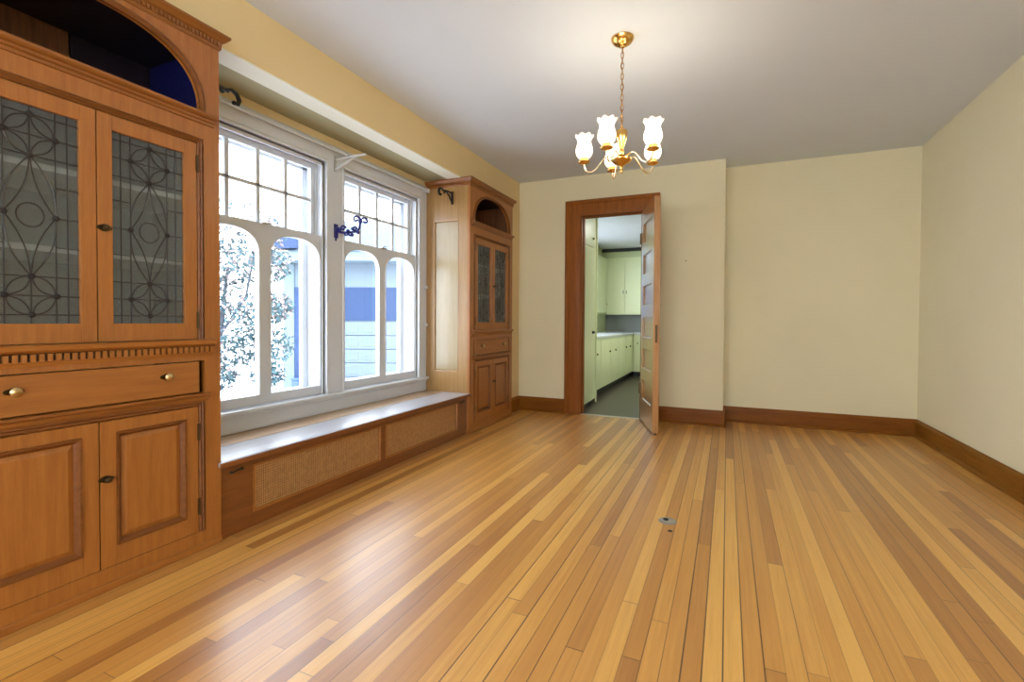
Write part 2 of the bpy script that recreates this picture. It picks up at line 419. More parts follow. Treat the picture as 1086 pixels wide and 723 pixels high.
# ------------------------------------------------------------------ windows
def window(n, w, label):
    root = thing('window_%d' % n, label, 'window', ((XW), (w[0]+w[1])/2, 0)); root['kind'] = 'structure'
    hw = (w[1]-w[0])/2
    # jambs, head and outer storm frame
    f = MB()
    for s in (-1, 1): f.box(-.20, 0.0, min(s*hw, s*(hw-.012)), max(s*hw, s*(hw-.012)), ZB-.02, ZT)
    f.box(-.20, 0, -hw, hw, ZT-.012, ZT).box(-.22, -.062, -hw, hw, ZB-.02, ZB)
    for s in (-1, 1):
        f.box(-.062, -.050, min(s*hw, s*(hw-.03)), max(s*hw, s*(hw-.03)), ZB, ZT)      # parting bead
        f.box(-.012, 0, min(s*hw, s*(hw-.022)), max(s*hw, s*(hw-.022)), ZB, ZT)        # stop bead
        f.box(-.185, -.15, min(s*hw, s*(hw-.055)), max(s*hw, s*(hw-.055)), ZB, ZT)     # storm stile
    f.box(-.012, 0, -hw, hw, ZT-.03, ZT)
    f.box(-.185, -.15, -hw, hw, ZB, ZB+.05).box(-.185, -.15, -hw, hw, ZT-.05, ZT)
    f.build('window_frame', M['white'], root, bevel=.002)
    # upper sash : 4 x 2 lights
    u = MB(); x0, x1 = -.098, -.064
    gy, z0, z1 = hw-.058, 1.628, 2.078
    for s in (-1, 1): u.box(x0, x1, min(s*gy, s*(hw-.012)), max(s*gy, s*(hw-.012)), 1.58, ZT-.012)
    u.box(x0, x1, -gy, gy, z1, ZT-.012).box(x0, x1, -gy, gy, 1.58, z0)
    for k in (-1, 0, 1): u.box(x0+.006, x1-.003, k*gy/2-.013, k*gy/2+.013, z0, z1)
    u.box(x0+.006, x1-.003, -gy, gy, 1.857-.011, 1.857+.011)
    uo = u.build('upper_sash', M['white'], root, bevel=.003)
    B(-.083, -.080, -gy, gy, z0, z1).build('glass_pane', M['pane'], uo)
    # lower sash : two round topped lights
    l = MB(); x0, x1 = -.048, -.013
    zb, zs, rise, zt, a = .562, 1.42, .145, 1.612, .198
    sw = hw-.014
    c = .24
    l.box(x0, x1, -sw, -c-a, ZB+.004, zt).box(x0, x1, c+a, sw, ZB+.004, zt).box(x0, x1, -c+a, c-a, ZB+.004, zt)
    l.box(x0, x1, -c-a, -c+a, ZB+.004, zb).box(x0, x1, c-a, c+a, ZB+.004, zb)
    for s in (-1, 1):
        l.box(x0, x1, s*c-a, s*c-a+1e-4, zb, zs)
        l.arch_top(s*c, a, zs, rise, zt, x0, x1, n=2.4)
    lo = l.build('lower_sash', M['white'], root)
    bd = MB()
    for s in (-1, 1): bd.sweep(arch_path(s*c, a, zb, zs, rise, 2.4)[::-1], [(0, x1-.001), (0, x1+.004), (.006, x1+.005), (.010, x1-.001)], YZ)
    bd.build('arch_bead', M['white'], lo)
    g = MB()
    for s in (-1, 1): g.prism(arch_path(s*c, a+.003, zb-.003, zs, rise+.003, 2.4), -.033, -.030, YZ)
    g.build('glass_pane', M['pane'], lo)
    k = B(x1, x1+.022, -.03, .03, zt, zt+.008); k.tube([(x1+.01, 0, zt+.008), (x1+.01, 0, zt+.02), (x1+.012, .035, zt+.026)], .005)
    k.build('sash_lock', M['steel'], lo)
    t = MB()
    for s in (-1, 1): t.box(-.060, -.052, s*(hw-.030)-.004, s*(hw-.030)+.004, 1.62, 1.93)
    t.build('sash_cord', M['steel'], root)
    return root
window(1, W1, 'white double hung window beside the nearer cabinet, tree and house corner outside')
window(2, W2, 'white double hung window beside the far cabinet, garage outside')

# white casings, stool and apron shared by the two windows
x0 = XW
b = MB()
for y0, y1 in ((ya+.002, W1[0]), (W1[1], W2[0]), (W2[1], yb-.002)): b.box(x0, x0+.018, y0, y1, ZB, ZT)
b.box(x0, x0+.018, ya+.002, yb-.002, ZT, 2.235)
for w in (W1, W2): b.sweep([(w[0], ZB), (w[0], ZT), (w[1], ZT), (w[1], ZB)], [(0, x0+.018), (0, x0+.024), (-.012, x0+.026), (-.02, x0+.018)], YZ)
b.sweep([(ya+.002, 2.235), (yb-.002, 2.235)], [(0, x0), (0, x0+.03), (-.012, x0+.036), (-.03, x0+.018), (-.03, x0)], YZ)
struct(b.build('trim_1', M['white']), 'white flat casings around both windows')
b = MB()
b.box(XW-.09, XW+.055, ya+.002, yb-.002, ZB-.024, ZB)
b.box(XW, XW+.035, ya+.002, yb-.002, ZB-.045, ZB-.024)
struct(b.build('trim_2', M['white'], bevel=.007), 'white window stool below both windows')
struct(B(XW, XW+.018, ya+.002, yb-.002, .368, ZB-.045).build('trim_3', M['white'], bevel=.002), 'white apron board between stool and window seat')

# ------------------------------------------------------------------ window seat
ws = thing('window_seat', 'long oak window seat with two cane grilles under the windows', 'window seat', (-2.135, (ya+yb)/2, 0))
hl = (yb-ya)/2-.004
y = lambda v: v-(ya+yb)/2
G = [(1.653, 2.617), (2.667, 3.637)]; gz0, gz1 = .072, .306
b = B(-.02, 0, -hl, y(G[0][0]), 0, .345).box(-.02, 0, y(G[0][1]), y(G[1][0]), 0, .345).box(-.02, 0, y(G[1][1]), hl, 0, .345)
b.box(-.02, 0, y(G[0][0]), y(G[0][1]), 0, gz0).box(-.02, 0, y(G[0][0]), y(G[0][1]), gz1, .345)
b.box(-.02, 0, y(G[1][0]), y(G[1][1]), 0, gz0).box(-.02, 0, y(G[1][0]), y(G[1][1]), gz1, .345)
b.build('front_board', M['seat'], ws, bevel=.0015)
for q in (-hl, hl-.02): B(-.45, -.02, q, q+.02, 0, .345).build('end_board', M['seat'], ws)
B(-.012, .006, hl-.018, hl, 0, .345).build('corner_bead', M['oak_z'], ws, bevel=.004)
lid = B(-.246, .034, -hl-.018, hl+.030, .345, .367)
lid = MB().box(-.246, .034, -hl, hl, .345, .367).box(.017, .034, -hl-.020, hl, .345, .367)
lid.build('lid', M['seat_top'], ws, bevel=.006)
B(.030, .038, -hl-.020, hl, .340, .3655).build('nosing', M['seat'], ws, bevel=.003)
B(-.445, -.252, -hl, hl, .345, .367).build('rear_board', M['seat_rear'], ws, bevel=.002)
for g0, g1 in G:
    g0, g1 = y(g0), y(g1)
    fr = MB().sweep([(g0, gz0), (g0, gz1), (g1, gz1), (g1, gz0)], [(0, -.004), (0, .004), (.009, .004), (.012, -.004)], YZ, closed=True)
    go = fr.build('grille', M['oak_y'], ws)
    c = MB(); st = .0125; k = 0; yy = g0+.012
    while yy < g1-.010:
        c.box(-.012, -.009, yy-.0028, yy+.0028, gz0+.008, gz1-.008); yy += st
    zz = gz0+.016
    while zz < gz1-.010:
        c.box(-.010, -.007, g0+.008, g1-.008, zz-.0028, zz+.0028); zz += st
    c.build('cane_mesh', M['cane'], go)
    B(-.030, -.022, g0+.001, g1-.001, gz0+.001, gz1-.001).build('backing', M['grille_back'], go)
for yy in (y(1.565), y(3.715)):
    h = MB().tube([(.001, yy-.028, .300), (.012, yy-.026, .300), (.020, yy-.012, .309), (.020, yy+.012, .309), (.012, yy+.026, .304), (.001, yy+.028, .304)], .0035)
    h.ball((.002, yy-.028, .300), .007).ball((.002, yy+.028, .304), .007)
    h.build('handle', M['iron'], ws, smooth=True)

# ------------------------------------------------------------------ built-in china cabinets
def knob(parent, yy, zz, mat, r=.014, plate=True, x=0.0):
    k = MB()
    rows = [(.006, 0), (.006, .010), (r, .016), (r*1.02, .022), (r*.7, .028), (.0001, .030)]
    m = Matrix.Translation((x, yy, zz)) @ Matrix.Rotation(PI/2, 4, 'Y')
    k.lathe(rows, seg=16)
    o = k.build('knob', mat, parent, smooth=True, M4=m)
    if plate:
        p = MB()
        p.prism([(yy+.026*math.cos(t)*(.62 if abs(math.cos(t)) < .8 else 1), zz+.014*math.sin(t)) for t in [2*PI*i/16 for i in range(16)]], x, x+.0025, YZ)
        p.build('escutcheon', M['dark_brass'], o)
    return o

def cabinet(loc, label):
    t = thing('china_cabinet', label, 'china cabinet', loc, group='built-in china cabinets')
    T, D = -.022, -.462
    # carcass
    b = MB()
    for s in (-1, 1):
        b.box(T, 0, min(s*.398, s*HW), max(s*.398, s*HW), 0, 2.25)
    b.box(T, 0, -.398, .398, .642, .700).box(T, 0, -.398, .398, .842, .935).box(T, 0, -.398, .398, 1.79, 1.925)
    b.box(T, 0, -.398, -.385, 1.925, 2.25).box(T, 0, .385, .398, 1.925, 2.25)
    b.arch_top(0, .385, 1.93, .268, 2.25, T, 0, n=2.4, k=40)
    b.box(T, 0, -.398, .398, 0, .085)
    
    b.build('face_frame', M['oak_z'], t)
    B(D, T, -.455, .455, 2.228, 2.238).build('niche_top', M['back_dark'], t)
    # beads round the openings
    bd = MB()
    P = [(0, -.002), (0, .003), (.006, .008), (.012, .004), (.017, .009), (.024, .004), (.028, -.002)]
    bd.sweep([(-.368, .085), (-.368, .642), (.368, .642), (.368, .085)], [(-a, h) for a, h in P], YZ)
    bd.sweep([(-.368, .935), (-.368, 1.79), (.368, 1.79), (.368, .935)], [(-a, h) for a, h in P], YZ)
    bd.sweep(arch_path(0, .385, 1.925, 1.93, .268), [(.004, -.004), (.004, .008), (-.008, .013), (-.018, .010), (-.022, -.001)], YZ)
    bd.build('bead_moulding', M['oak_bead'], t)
    g = MB()
    for z0, z1 in ((.085, .642), (.935, 1.79)):
        g.box(-.030, -.024, -.37, .37, z0, z1) if z0 < .5 else None
    g.build('door_recess', M['dark_groove'], t)
    # plinth
    B(-.012, .008, -HW, HW, 0, .03).build('shoe_moulding', M['oak_y'], t, bevel=.004)
    # sill of the niche
    sl = MB().sweep([(0, -.445), (0, .445)], [(0, 1.880), (.006, 1.882), (.008, 1.892), (.016, 1.896), (.018, 1.904), (.030, 1.908), (.036, 1.914), (.036, 1.924), (0, 1.928)], XY)
    sl.box(D+.01, 0, -.43, .43, 1.915, 1.925)
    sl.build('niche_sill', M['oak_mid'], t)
    # niche lining : back boards with an open joint, side and top
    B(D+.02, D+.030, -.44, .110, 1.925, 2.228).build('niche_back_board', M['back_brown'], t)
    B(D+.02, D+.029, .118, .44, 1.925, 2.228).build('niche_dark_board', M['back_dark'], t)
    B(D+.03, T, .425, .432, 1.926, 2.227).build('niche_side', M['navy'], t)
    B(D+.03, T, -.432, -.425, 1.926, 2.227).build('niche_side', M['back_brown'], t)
    # crown with small dentils, returned on both sides
    cr = MB()
    path = [(D, -HW), (0, -HW), (0, HW), (D, HW)]
    prof = [(0, 2.238), (.004, 2.238), (.008, 2.246), (.010, 2.272), (.018, 2.276), (.030, 2.290), (.036, 2.296), (.036, 2.306), (0, 2.306)]
    cr.sweep(path, prof, XY)
    cr.box(D, 0, -HW, HW, 2.296, 2.306)
    dn = cr; n = 58
    for i in range(n):
        yy = -HW+.003+(2*HW-.006)*(i+.25)/n; dn.box(.008, .016, yy, yy+.0085, 2.252, 2.270)
    for s in (-1, 1):
        for i in range(26):
            xx = D+.02+i*.0170; y0 = s*(HW+.008); y1 = s*(HW+.016); dn.box(xx, xx+.0085, min(y0, y1), max(y0, y1), 2.252, 2.270)
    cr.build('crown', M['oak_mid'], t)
    # middle cornice with dentils
    mc = MB()
    prof = [(0, .862), (.006, .862), (.009, .872), (.012, .876), (.012, .905), (.022, .908), (.034, .917), (.036, .930), (.030, .934), (0, .936)]
    mc.sweep([(0, -.432), (0, .432)], prof, XY)
    dn = mc; n = 38
    for i in range(n):
        yy = -.428+.856*(i+.2)/n; dn.box(.011, .023, yy, yy+.0135, .880, .904)
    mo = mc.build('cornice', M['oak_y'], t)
    gr = B(.0115, .0135, -.43, .43, .880, .905); gr.build('dentil_shadow_strip', M['dark_groove'], mo)
    # drawer with moulding under it
    dr = MB().box(-.018, .004, -.372, .372, .703, .838)
    do = dr.build('drawer', M['oak_y'], t, bevel=.003)
    for s in (-1, 1): knob(do, s*.235, .785, M['knob_brass'], .016, x=.004)
    MB().sweep([(0, -.41), (0, .41)], [(0, .664), (.006, .664), (.010, .672), (.012, .682), (.020, .690), (.020, .698), (0, .700)], XY).build('rail_moulding', M['oak_mid'], t)
    # lower doors
    for s in (-1, 1):
        y0, y1 = (.002, .366) if s > 0 else (-.366, -.002)
        z0, z1 = .087, .640; sw = .052
        d = B(-.020, .001, y0, y0+sw, z0, z1).box(-.020, .001, y1-sw, y1, z0, z1)
        d.box(-.020, .001, y0+sw, y1-sw, z1-sw+.006, z1).box(-.020, .001, y0+sw, y1-sw, z0, z0+.074)
        dd = d.build('lower_door', M['oak_z'], t, bevel=.001)
        a0, a1, c0, c1 = y0+sw, y1-sw, z0+.074, z1-sw+.006
        MB().sweep([(a0, c0), (a0, c1), (a1, c1), (a1, c0)], [(0, 0), (0, .007), (.008, .006), (.014, -.004), (.020, -.010), (.020, -.014), (0, -.014)], YZ, closed=True).build('panel_moulding', M['oak_bead'], dd)
        p = MB(); k0, k1, m0, m1 = a0+.018, a1-.018, c0+.018, c1-.018
        p.quadstrip([[(-.012, k0, m0), (-.012, k1, m0), (-.012, k1, m1), (-.012, k0, m1)], [(-.004, k0+.02, m0+.02), (-.004, k1-.02, m0+.02), (-.004, k1-.02, m1-.02), (-.004, k0+.02, m1-.02)]], closed_u=True)
        p.f.append((4, 5, 6, 7)); p.build('raised_panel', M['oak_z'], dd)
        if s > 0: knob(dd, .020, .423, M['dark_brass'], .011, x=.001)
        for zz in (.20, .53): MB().box(-.003, .006, s*.366-.004, s*.366+.004, zz-.035, zz+.035).tube([(.006, s*.367, zz-.038), (.006, s*.367, zz+.038)], .004).build('hinge', M['dark_brass'], dd)
    # upper leaded glass doors
    for s in (-1, 1):
        y0, y1 = (.002, .366) if s > 0 else (-.366, -.002)
        z0, z1 = .938, 1.788; g0, g1, q0, q1 = y0+.048, y1-.052, 1.006, 1.731
        if s < 0: g0, g1 = y0+.052, y1-.048
        d = B(-.020, .001, y0, g0, z0, z1).box(-.020, .001, g1, y1, z0, z1).box(-.020, .001, g0, g1, z0, q0).box(-.020, .001, g0, g1, q1, z1)
        dd = d.build('upper_door', M['oak_z'], t, bevel=.0015)
        B(-.014, -.011, g0-.004, g1+.004, q0-.004, q1+.004).build('glass_pane', M['glass_lead'], dd)
        cy = (g0+g1)/2; L = MB(); X = -.009; r = .0021
        def ln(*pts): L.tube([(X, cy+p[0], p[1]) for p in pts], r, seg=6)
        hwg = (g1-g0)/2; vy = .067
        for k in (-.1, -vy, vy, .1): ln((k, q0), (k, q1))
        for zz in (1.704, 1.568, 1.165, 1.036): ln((-hwg, zz), (hwg, zz))
        for zz in (1.636, 1.10): ln((-hwg, zz), (hwg, zz))
        for sg in (-1, 1):
            ln((sg*vy, 1.37), (sg*hwg, 1.37))
            for zz in (1.474, 1.269): ln((sg*vy, zz), (sg*hwg, zz))
        ln((0, q0), (0, 1.165)); ln((0, 1.568), (0, q1))
        def arc(p, q, bulge, n=10):
            v = (q[0]-p[0], q[1]-p[1]); l = math.hypot(*v); nn = (-v[1]/l, v[0]/l)
            ln(*[(p[0]+v[0]*i/n+nn[0]*bulge*math.sin(PI*i/n), p[1]+v[1]*i/n+nn[1]*bulge*math.sin(PI*i/n)) for i in range(n+1)])
        for ct in (1.636, 1.10):
            Q = [(0, ct+.068), (vy, ct), (0, ct-.067), (-vy, ct)]
            for i in range(4):
                arc(Q[i], Q[(i+1) % 4], .018); arc(Q[i], Q[(i+1) % 4], -.018)
        for sg in (-1, 1):
            arc((0, 1.568), (sg*vy, 1.37), sg*.022); arc((0, 1.568), (sg*vy, 1.37), -sg*.016)
            arc((0, 1.165), (sg*vy, 1.37), -sg*.022); arc((0, 1.165), (sg*vy, 1.37), sg*.016)
        ln(*[(.036*math.cos(2*PI*i/18), 1.37+.040*math.sin(2*PI*i/18)) for i in range(19)])
        L.build('lead_cames', M['lead'], dd)
        for yy, zz in ((0, 1.704), (vy, 1.636), (-vy, 1.636), (0, 1.568), (vy, 1.37), (-vy, 1.37), (0, 1.165), (vy, 1.10), (-vy, 1.10), (0, 1.036)):
            MB().ball((X+.002, cy+yy, zz), .0105, 10, (.5, 1, 1)).build('rosette', M['rosette'], dd, smooth=True)
        if s > 0: knob(dd, .022, 1.362, M['dark_brass'], .010, x=.001)
        for zz in (1.02, 1.70): MB().box(-.003, .006, s*.366-.004, s*.366+.004, zz-.035, zz+.035).tube([(.006, s*.367, zz-.038), (.006, s*.367, zz+.038)], .004).build('hinge', M['dark_brass'], dd)
    # inside of the glazed cupboard
    i_ = B(D+.01, D+.018, -.44, .44, .90, 1.91).box(D+.018, T-.002, -.448, -.44, .90, 1.91).box(D+.018, T-.002, .44, .448, .90, 1.91).box(D+.018, T-.002, -.44, .44, .90, .915).box(D+.018, T-.002, -.44, .44, 1.895, 1.91)
    i_.build('cupboard_lining', M['inside'], t)
    for zz in (1.265, 1.545): B(D+.02, -.035, -.438, .438, zz-.010, zz+.010).build('shelf', M['shelf'], t)
    # panelled sides
    for s in (-1, 1):
        a, bq = (HW-.020, HW) if s > 0 else (-HW, -HW+.020)
        p = B(-.118, T, a, bq, 0, 2.25).box(D, -.378, a, bq, 0, 2.25).box(-.378, -.118, a, bq, 1.94, 2.25).box(-.378, -.118, a, bq, 0, .555)
        so = p.build('side_panel', M['side_oak'], t, bevel=.001)
        e0 = s*HW
        fn = (lambda u, v, h: (u, e0+h, v)) if s > 0 else (lambda u, v, h: (u, e0-h, v))
        MB().sweep([(-.378, .555), (-.378, 1.94), (-.118, 1.94), (-.118, .555)], [(0, 0), (0, .004), (.008, .003), (.013, -.006), (.016, -.012), (0, -.012)], fn, closed=True).build('panel_moulding', M['side_oak'], so)
        f0, f1 = (HW-.014, HW-.010) if s > 0 else (-HW+.010, -HW+.014)
        B(-.374, -.122, f0, f1, .56, 1.935).build('recessed_panel', M['side_pale'], so)
    return t
cab = cabinet((XC, CY0, 0), 'large oak china cabinet with a blue black arched niche, beside the window showing the tree')
far = dup(cab, (XC, CY1, 0), 'oak china cabinet with brown niche and pale side, between window seat and kitchen doorway')
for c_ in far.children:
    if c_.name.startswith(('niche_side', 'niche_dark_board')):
        c_.material_slots[0].link = 'OBJECT'; c_.material_slots[0].material = M['back_brown']  # far copy swaps the painted shade and the navy for brown

# ------------------------------------------------------------------ curtain hardware
def s_curve(p, q, up, n=12):
    return [tuple(Vector(p).lerp(Vector(q), i/n) + Vector((0, 0, up*math.sin(PI*i/n))) for i in range(n+1))]
def scroll(mb, c, r0, turns, ax, r=.004, start=0, sgn=1):
    """a flat spiral: ax is the horizontal direction"""
    pts = []
    n = int(22*turns)
    for i in range(n+1):
        a = start+sgn*2*PI*turns*i/n; rr = r0*(1-.72*i/n)
        pts.append((c[0]+ax[0]*rr*math.cos(a), c[1]+ax[1]*rr*math.cos(a), c[2]+rr*math.sin(a)))
    mb.tube(pts, r, seg=8)
def iron_bracket(loc, sgn, label):
    t = thing('curtain_bracket', label, 'curtain bracket', loc)
    B(-.012, .012, min(0, sgn*.006), max(0, sgn*.006), -.060, .060).build('wall_plate', M['iron'], t, bevel=.003)
    a = MB(); ax = (0, sgn, 0)
    a.tube([(0, sgn*.004, .040), (0, sgn*.06, .044), (0, sgn*.12, .040), (0, sgn*.17, .028)], .0075)
    a.tube([(0, sgn*.004, -.048), (0, sgn*.03, -.022), (0, sgn*.06, .008), (0, sgn*.10, .036)], .0075)
    a.tube([(0, sgn*.15, .034), (0, sgn*.185, .045), (0, sgn*.215, .034), (0, sgn*.228, .008), (0, sgn*.220, -.016), (0, sgn*.200, -.020)], [.006, .009, .011, .012, .010, .006])
    a.ball((0, sgn*.200, -.014), .012)
    a.ball((0, sgn*.135, .020), .014, 10, (.6, 1, .9)).tube([(0, sgn*.10, .036), (0, sgn*.13, .030), (0, sgn*.142, .012)], .008)
    a.build('scroll_arm', M['iron'], t, smooth=True)
    return t
iron_bracket((-2.30, yb-.006, 2.135), -1, 'black iron scroll bracket on the side of the far china cabinet')
iron_bracket((-2.30, ya+.006, 2.135), 1, 'black iron scroll bracket beside the top of the nearer china cabinet')

t = thing('curtain_bracket', 'navy blue ornate scroll bracket on the post between the windows', 'curtain bracket', (XW+.018, 2.668, 1.665))
B(0, .010, -.018, .018, -.055, .045).box(0, .006, -.008, .008, -.075, -.055).build('wall_plate', M['blue_iron'], t, bevel=.004)
a = MB()
X1 = lambda s, z: (s*.62, s*.72, z)
a.tube([X1(.005, .0), X1(.05, -.012), X1(.11, -.004), X1(.155, .005), X1(.175, .03), X1(.180, .070)], .0085)
dv = (.65, .76, 0)
for c, r0, st, sg in ((.055, .018, 0, 1), (.105, .018, PI, -1), (.140, .016, 0, 1), (.075, .014, PI*.5, -1)):
    scroll(a, X1(c, .022 if sg > 0 else -.018), r0, 1.1, dv, .0072, st, sg)
for c, z in ((.03, .012), (.09, .004), (.12, -.022), (.165, .0), (.125, .022)): a.ball(X1(c, z), .0135)
scroll(a, X1(.150, .095), .026, 1.0, dv, .0078, 0, 1); scroll(a, X1(.215, .088), .026, 1.0, dv, .0078, PI, -1)
a.ball(X1(.182, .082), .016); a.ball(X1(.225, .100), .012)
a.build('scroll_arm', M['blue_iron'], t, smooth=True)

t = thing('rod_bracket', 'white swing arm rod bracket at the head between the two windows', 'rod bracket', (XW+.018, 2.665, 2.14))
B(0, .006, -.010, .010, -.055, .055).build('wall_plate', M['steel'], t, bevel=.002)
a = MB().tube([(.005, 0, .030), (.10, .07, .066), (.155, .125, .085)], .008).tube([(.005, 0, -.045), (.08, .06, .035), (.125, .10, .075)], .009)
a.ball((.160, .13, .088), .010)
a.build('swing_arm', M['white'], t, smooth=True)

t = thing('curtain_rod', 'thin white curtain rod along the top of the window casings', 'curtain rod', (XW+.055, 2.70, 2.222))
MB().tube([(0, -1.02, .0), (0, 1.09, 0)], .009, seg=10).build('rod', M['white'], t, smooth=True)
for yy in (-1.0, 1.07): B(-.037, .008, yy-.01, yy+.01, -.012, .012).build('rod_mount', M['white'], t, bevel=.003)
B(-.012, .014, 1.07, 1.10, -.020, .016).build('end_cap', M['white'], t, bevel=.004)
for zz, lb in ((1.33, 'upper'), (.98, 'lower')):
    tag(B(-.012, .010, -.010, .010, -.014, .014).build('cord_cleat', M['white'], bevel=.003), '%s of two small white cleats on the casing edge by the far cabinet' % lb, 'cleat', 'cord cleats on the window casing').location = (XW+.030, yb-.018, zz)

# ------------------------------------------------------------------ doorway and door
cp = [(0, 0), (0, .012), (-.030, .016), (-.050, .018), (-.120, .020), (-.135, .030), (-.160, .032), (-.168, .026), (-.168, 0)]
b = MB().sweep([(DX0-.012, 0), (DX0-.012, DZ+.0), (DX1+.012, DZ+.0), (DX1+.012, 0)], [(o, h) for o, h in cp], lambda u, v, h: (u, Y1-h, v))
struct(b.build('trim_4', M['trim_z']), 'dark oak casing around the kitchen doorway')
b = B(DX0-.012, DX0+.004, Y1-.002, Y1+.135, 0, DZ).box(DX1-.004, DX1+.012, Y1-.002, Y1+.135, 0, DZ).box(DX0-.012, DX1+.012, Y1-.002, Y1+.135, DZ-.004, DZ+.012)
b.box(DX0+.004, DX0+.016, Y1+.05, Y1+.09, 0, DZ-.004).box(DX0, DX1, Y1+.05, Y1+.09, DZ-.016, DZ-.004)
struct(b.build('trim_5', M['trim_z'], bevel=.001), 'oak jamb lining inside the kitchen doorway')
struct(B(DX0, DX1, Y1+.0, Y1+.05, 0, .006).build('trim_6', M['threshold'], bevel=.002), 'worn metal strip across the kitchen threshold')

ang = math.atan2(-.612, .205)
door = thing('door_1', 'open oak six panel door swung into the room beside the kitchen doorway', 'door', (DX1+.005, Y1-.028, .012), ang); door['kind'] = 'structure'
DW, DH, DT = .655, 2.135, .054
sw = .095
b = B(0, sw, 0, DT, 0, DH).box(DW-sw, DW, 0, DT, 0, DH)
pz = []
z = .225
for i in range(6): pz.append((z, z+.205)); z += .313
prev = 0
for i, (p0, p1) in enumerate(pz): b.box(sw, DW-sw, 0, DT, prev, p0); prev = p1
b.box(sw, DW-sw, 0, DT, prev, DH)
# mirror so that thickness lies towards +local y = room side away from the opening
b.build('door_leaf', M['door_oak'], door, bevel=.0015)
for p0, p1 in pz:
    pn = B(sw, DW-sw, DT/2-.012, DT/2+.012, p0, p1).build('door_panel', M['door_flat'], door)
    MB().sweep([(sw, p0), (sw, p1), (DW-sw, p1), (DW-sw, p0)], [(0, -.006), (0, -.0), (.006, -.002), (.012, -.013), (0, -.013)], lambda u, v, h: (u, -h, v), closed=True).sweep([(sw, p0), (sw, p1), (DW-sw, p1), (DW-sw, p0)], [(0, -.006), (0, -.0), (.006, -.002), (.012, -.013), (0, -.013)], lambda u, v, h: (u, DT+h, v), closed=True).build('panel_moulding', M['door_flat'], pn)
for zz in (1.86, .32):
    B(-.010, .004, -.012, .012, zz-.05, zz+.05).tube([(-.004, -.010, zz-.055), (-.004, -.010, zz+.055)], .007).build('hinge', M['dark_brass'], door)
B(DW-.001, DW+.002, .016, .038, .82, .98).build('lock_plate', M['dark_brass'], door)
B(DW-.03, DW+.001, DT*.3, DT*.7, -.010, .002).build('floor_bolt', M['iron'], door)

# baseboards
bp = [(0, 0), (.028, 0), (.028, .012), (.020, .022), (.016, .024), (.016, .118), (.020, .122), (.018, .138), (.010, .150), (.008, .1575), (0, .1575)]
def base(name, path, lab, mat): struct(MB().sweep(path, bp, XY).build(name, mat), lab)
base('baseboard_left', [(XL, CY1+HW+.004), (XL, Y1)], 'short oak baseboard between far cabinet and corner', M['trim_y'])
base('baseboard_back', [(XL+.0, Y1), (DX0-.182, Y1)], 'oak baseboard left of the kitchen doorway', M['trim_x'])
base('baseboard_step', [(DX1+.182, Y1), (XS, Y1), (XS, Y2)], 'oak baseboard right of the kitchen doorway', M['trim_x'])
base('baseboard_recess', [(XS+.0, Y2), (XR, Y2)], 'oak baseboard along the set back wall', M['trim_x'])
base('baseboard_right', [(XR, Y2), (XR, YR)], 'oak baseboard along the right wall', M['trim_y'])

# floor socket
t = thing('floor_outlet', 'round steel outlet cover let into the wood floor', 'floor outlet', (-.268, 2.580, 0))
MB().lathe([(.018, .0045), (.030, .0055), (.041, .004), (.045, .0005), (.046, 0.0), (.016, 0), (.018, .0045)], seg=32).build('cover_ring', M['steel'], t, smooth=True)
MB().disc((-.010, .008, .0062), .013).lathe([(.013, .0062), (.015, .004)], (-.010, .008, 0)).build('socket_hole', M['toe'], t)
MB().lathe([(.0001, .0035), (.019, .0040), (.019, .001)], seg=24).build('hinged_lid', M['steel'], t)
tag(MB().lathe([(.0001, .0012), (.009, .0014), (.012, .0)], seg=20).build('cable_hole', M['toe']), 'small black hole in the floor beside the round outlet cover', 'floor hole').location = (-.243, 2.462, .0004)
tag(MB().lathe([(.0001, 0), (.003, 0), (.003, .012), (.006, .014), (.0001, .017)], seg=10).build('wall_nail', M['iron'], M4=Matrix.Rotation(PI/2, 4, 'X')), 'single dark nail in the cream wall between open door and step', 'nail').location = (-.385, Y1, 1.63)

# ------------------------------------------------------------------ chandelier
ch = thing('chandelier', 'brass five arm chandelier with lit ruffled glass shades hanging on a chain', 'chandelier', (-.552, 2.73, 0))
MB().lathe([(.0001, 2.545), (.010, 2.546), (.012, 2.555), (.030, 2.560), (.050, 2.572), (.060, 2.586), (.063, 2.596), (.060, 2.6)], seg=32).build('ceiling_canopy', M['brass'], ch, smooth=True)
cn = MB(); z = 2.548; i = 0
while z > 2.115:
    pts = []
    for k in range(14):
        a = 2*PI*k/14; u = .0085*math.cos(a); w = .019*math.sin(a)
        pts.append((u if i % 2 else 0, 0 if i % 2 else u, z-.014+w))
    cn.tube(pts, .0022, seg=6, closed=True); z -= .0292; i += 1
cn.tube([(.004, .003, 2.55), (-.005, .004, 2.45), (.005, -.003, 2.33), (-.004, .003, 2.2), (.002, 0, 2.10)], .0018)
cn.build('chain', simple('antique_brass_chain', (.40, .22, .08), .35, 1), ch, smooth=True)
MB().lathe([(.0001, 2.118), (.006, 2.115), (.008, 2.105), (.012, 2.098), (.028, 2.088), (.032, 2.075), (.028, 2.040), (.016, 2.005), (.011, 1.985), (.016, 1.978), (.011, 1.970), (.013, 1.955), (.030, 1.945), (.0001, 1.940)], seg=24).build('column', M['brass'], ch, smooth=True)
MB().lathe([(.0001, 1.946), (.030, 1.942), (.056, 1.928), (.057, 1.922), (.040, 1.905), (.018, 1.896), (.010, 1.888), (.006, 1.870), (.009, 1.860), (.0001, 1.848)], seg=28).build('bottom_dish', M['brass'], ch, smooth=True)
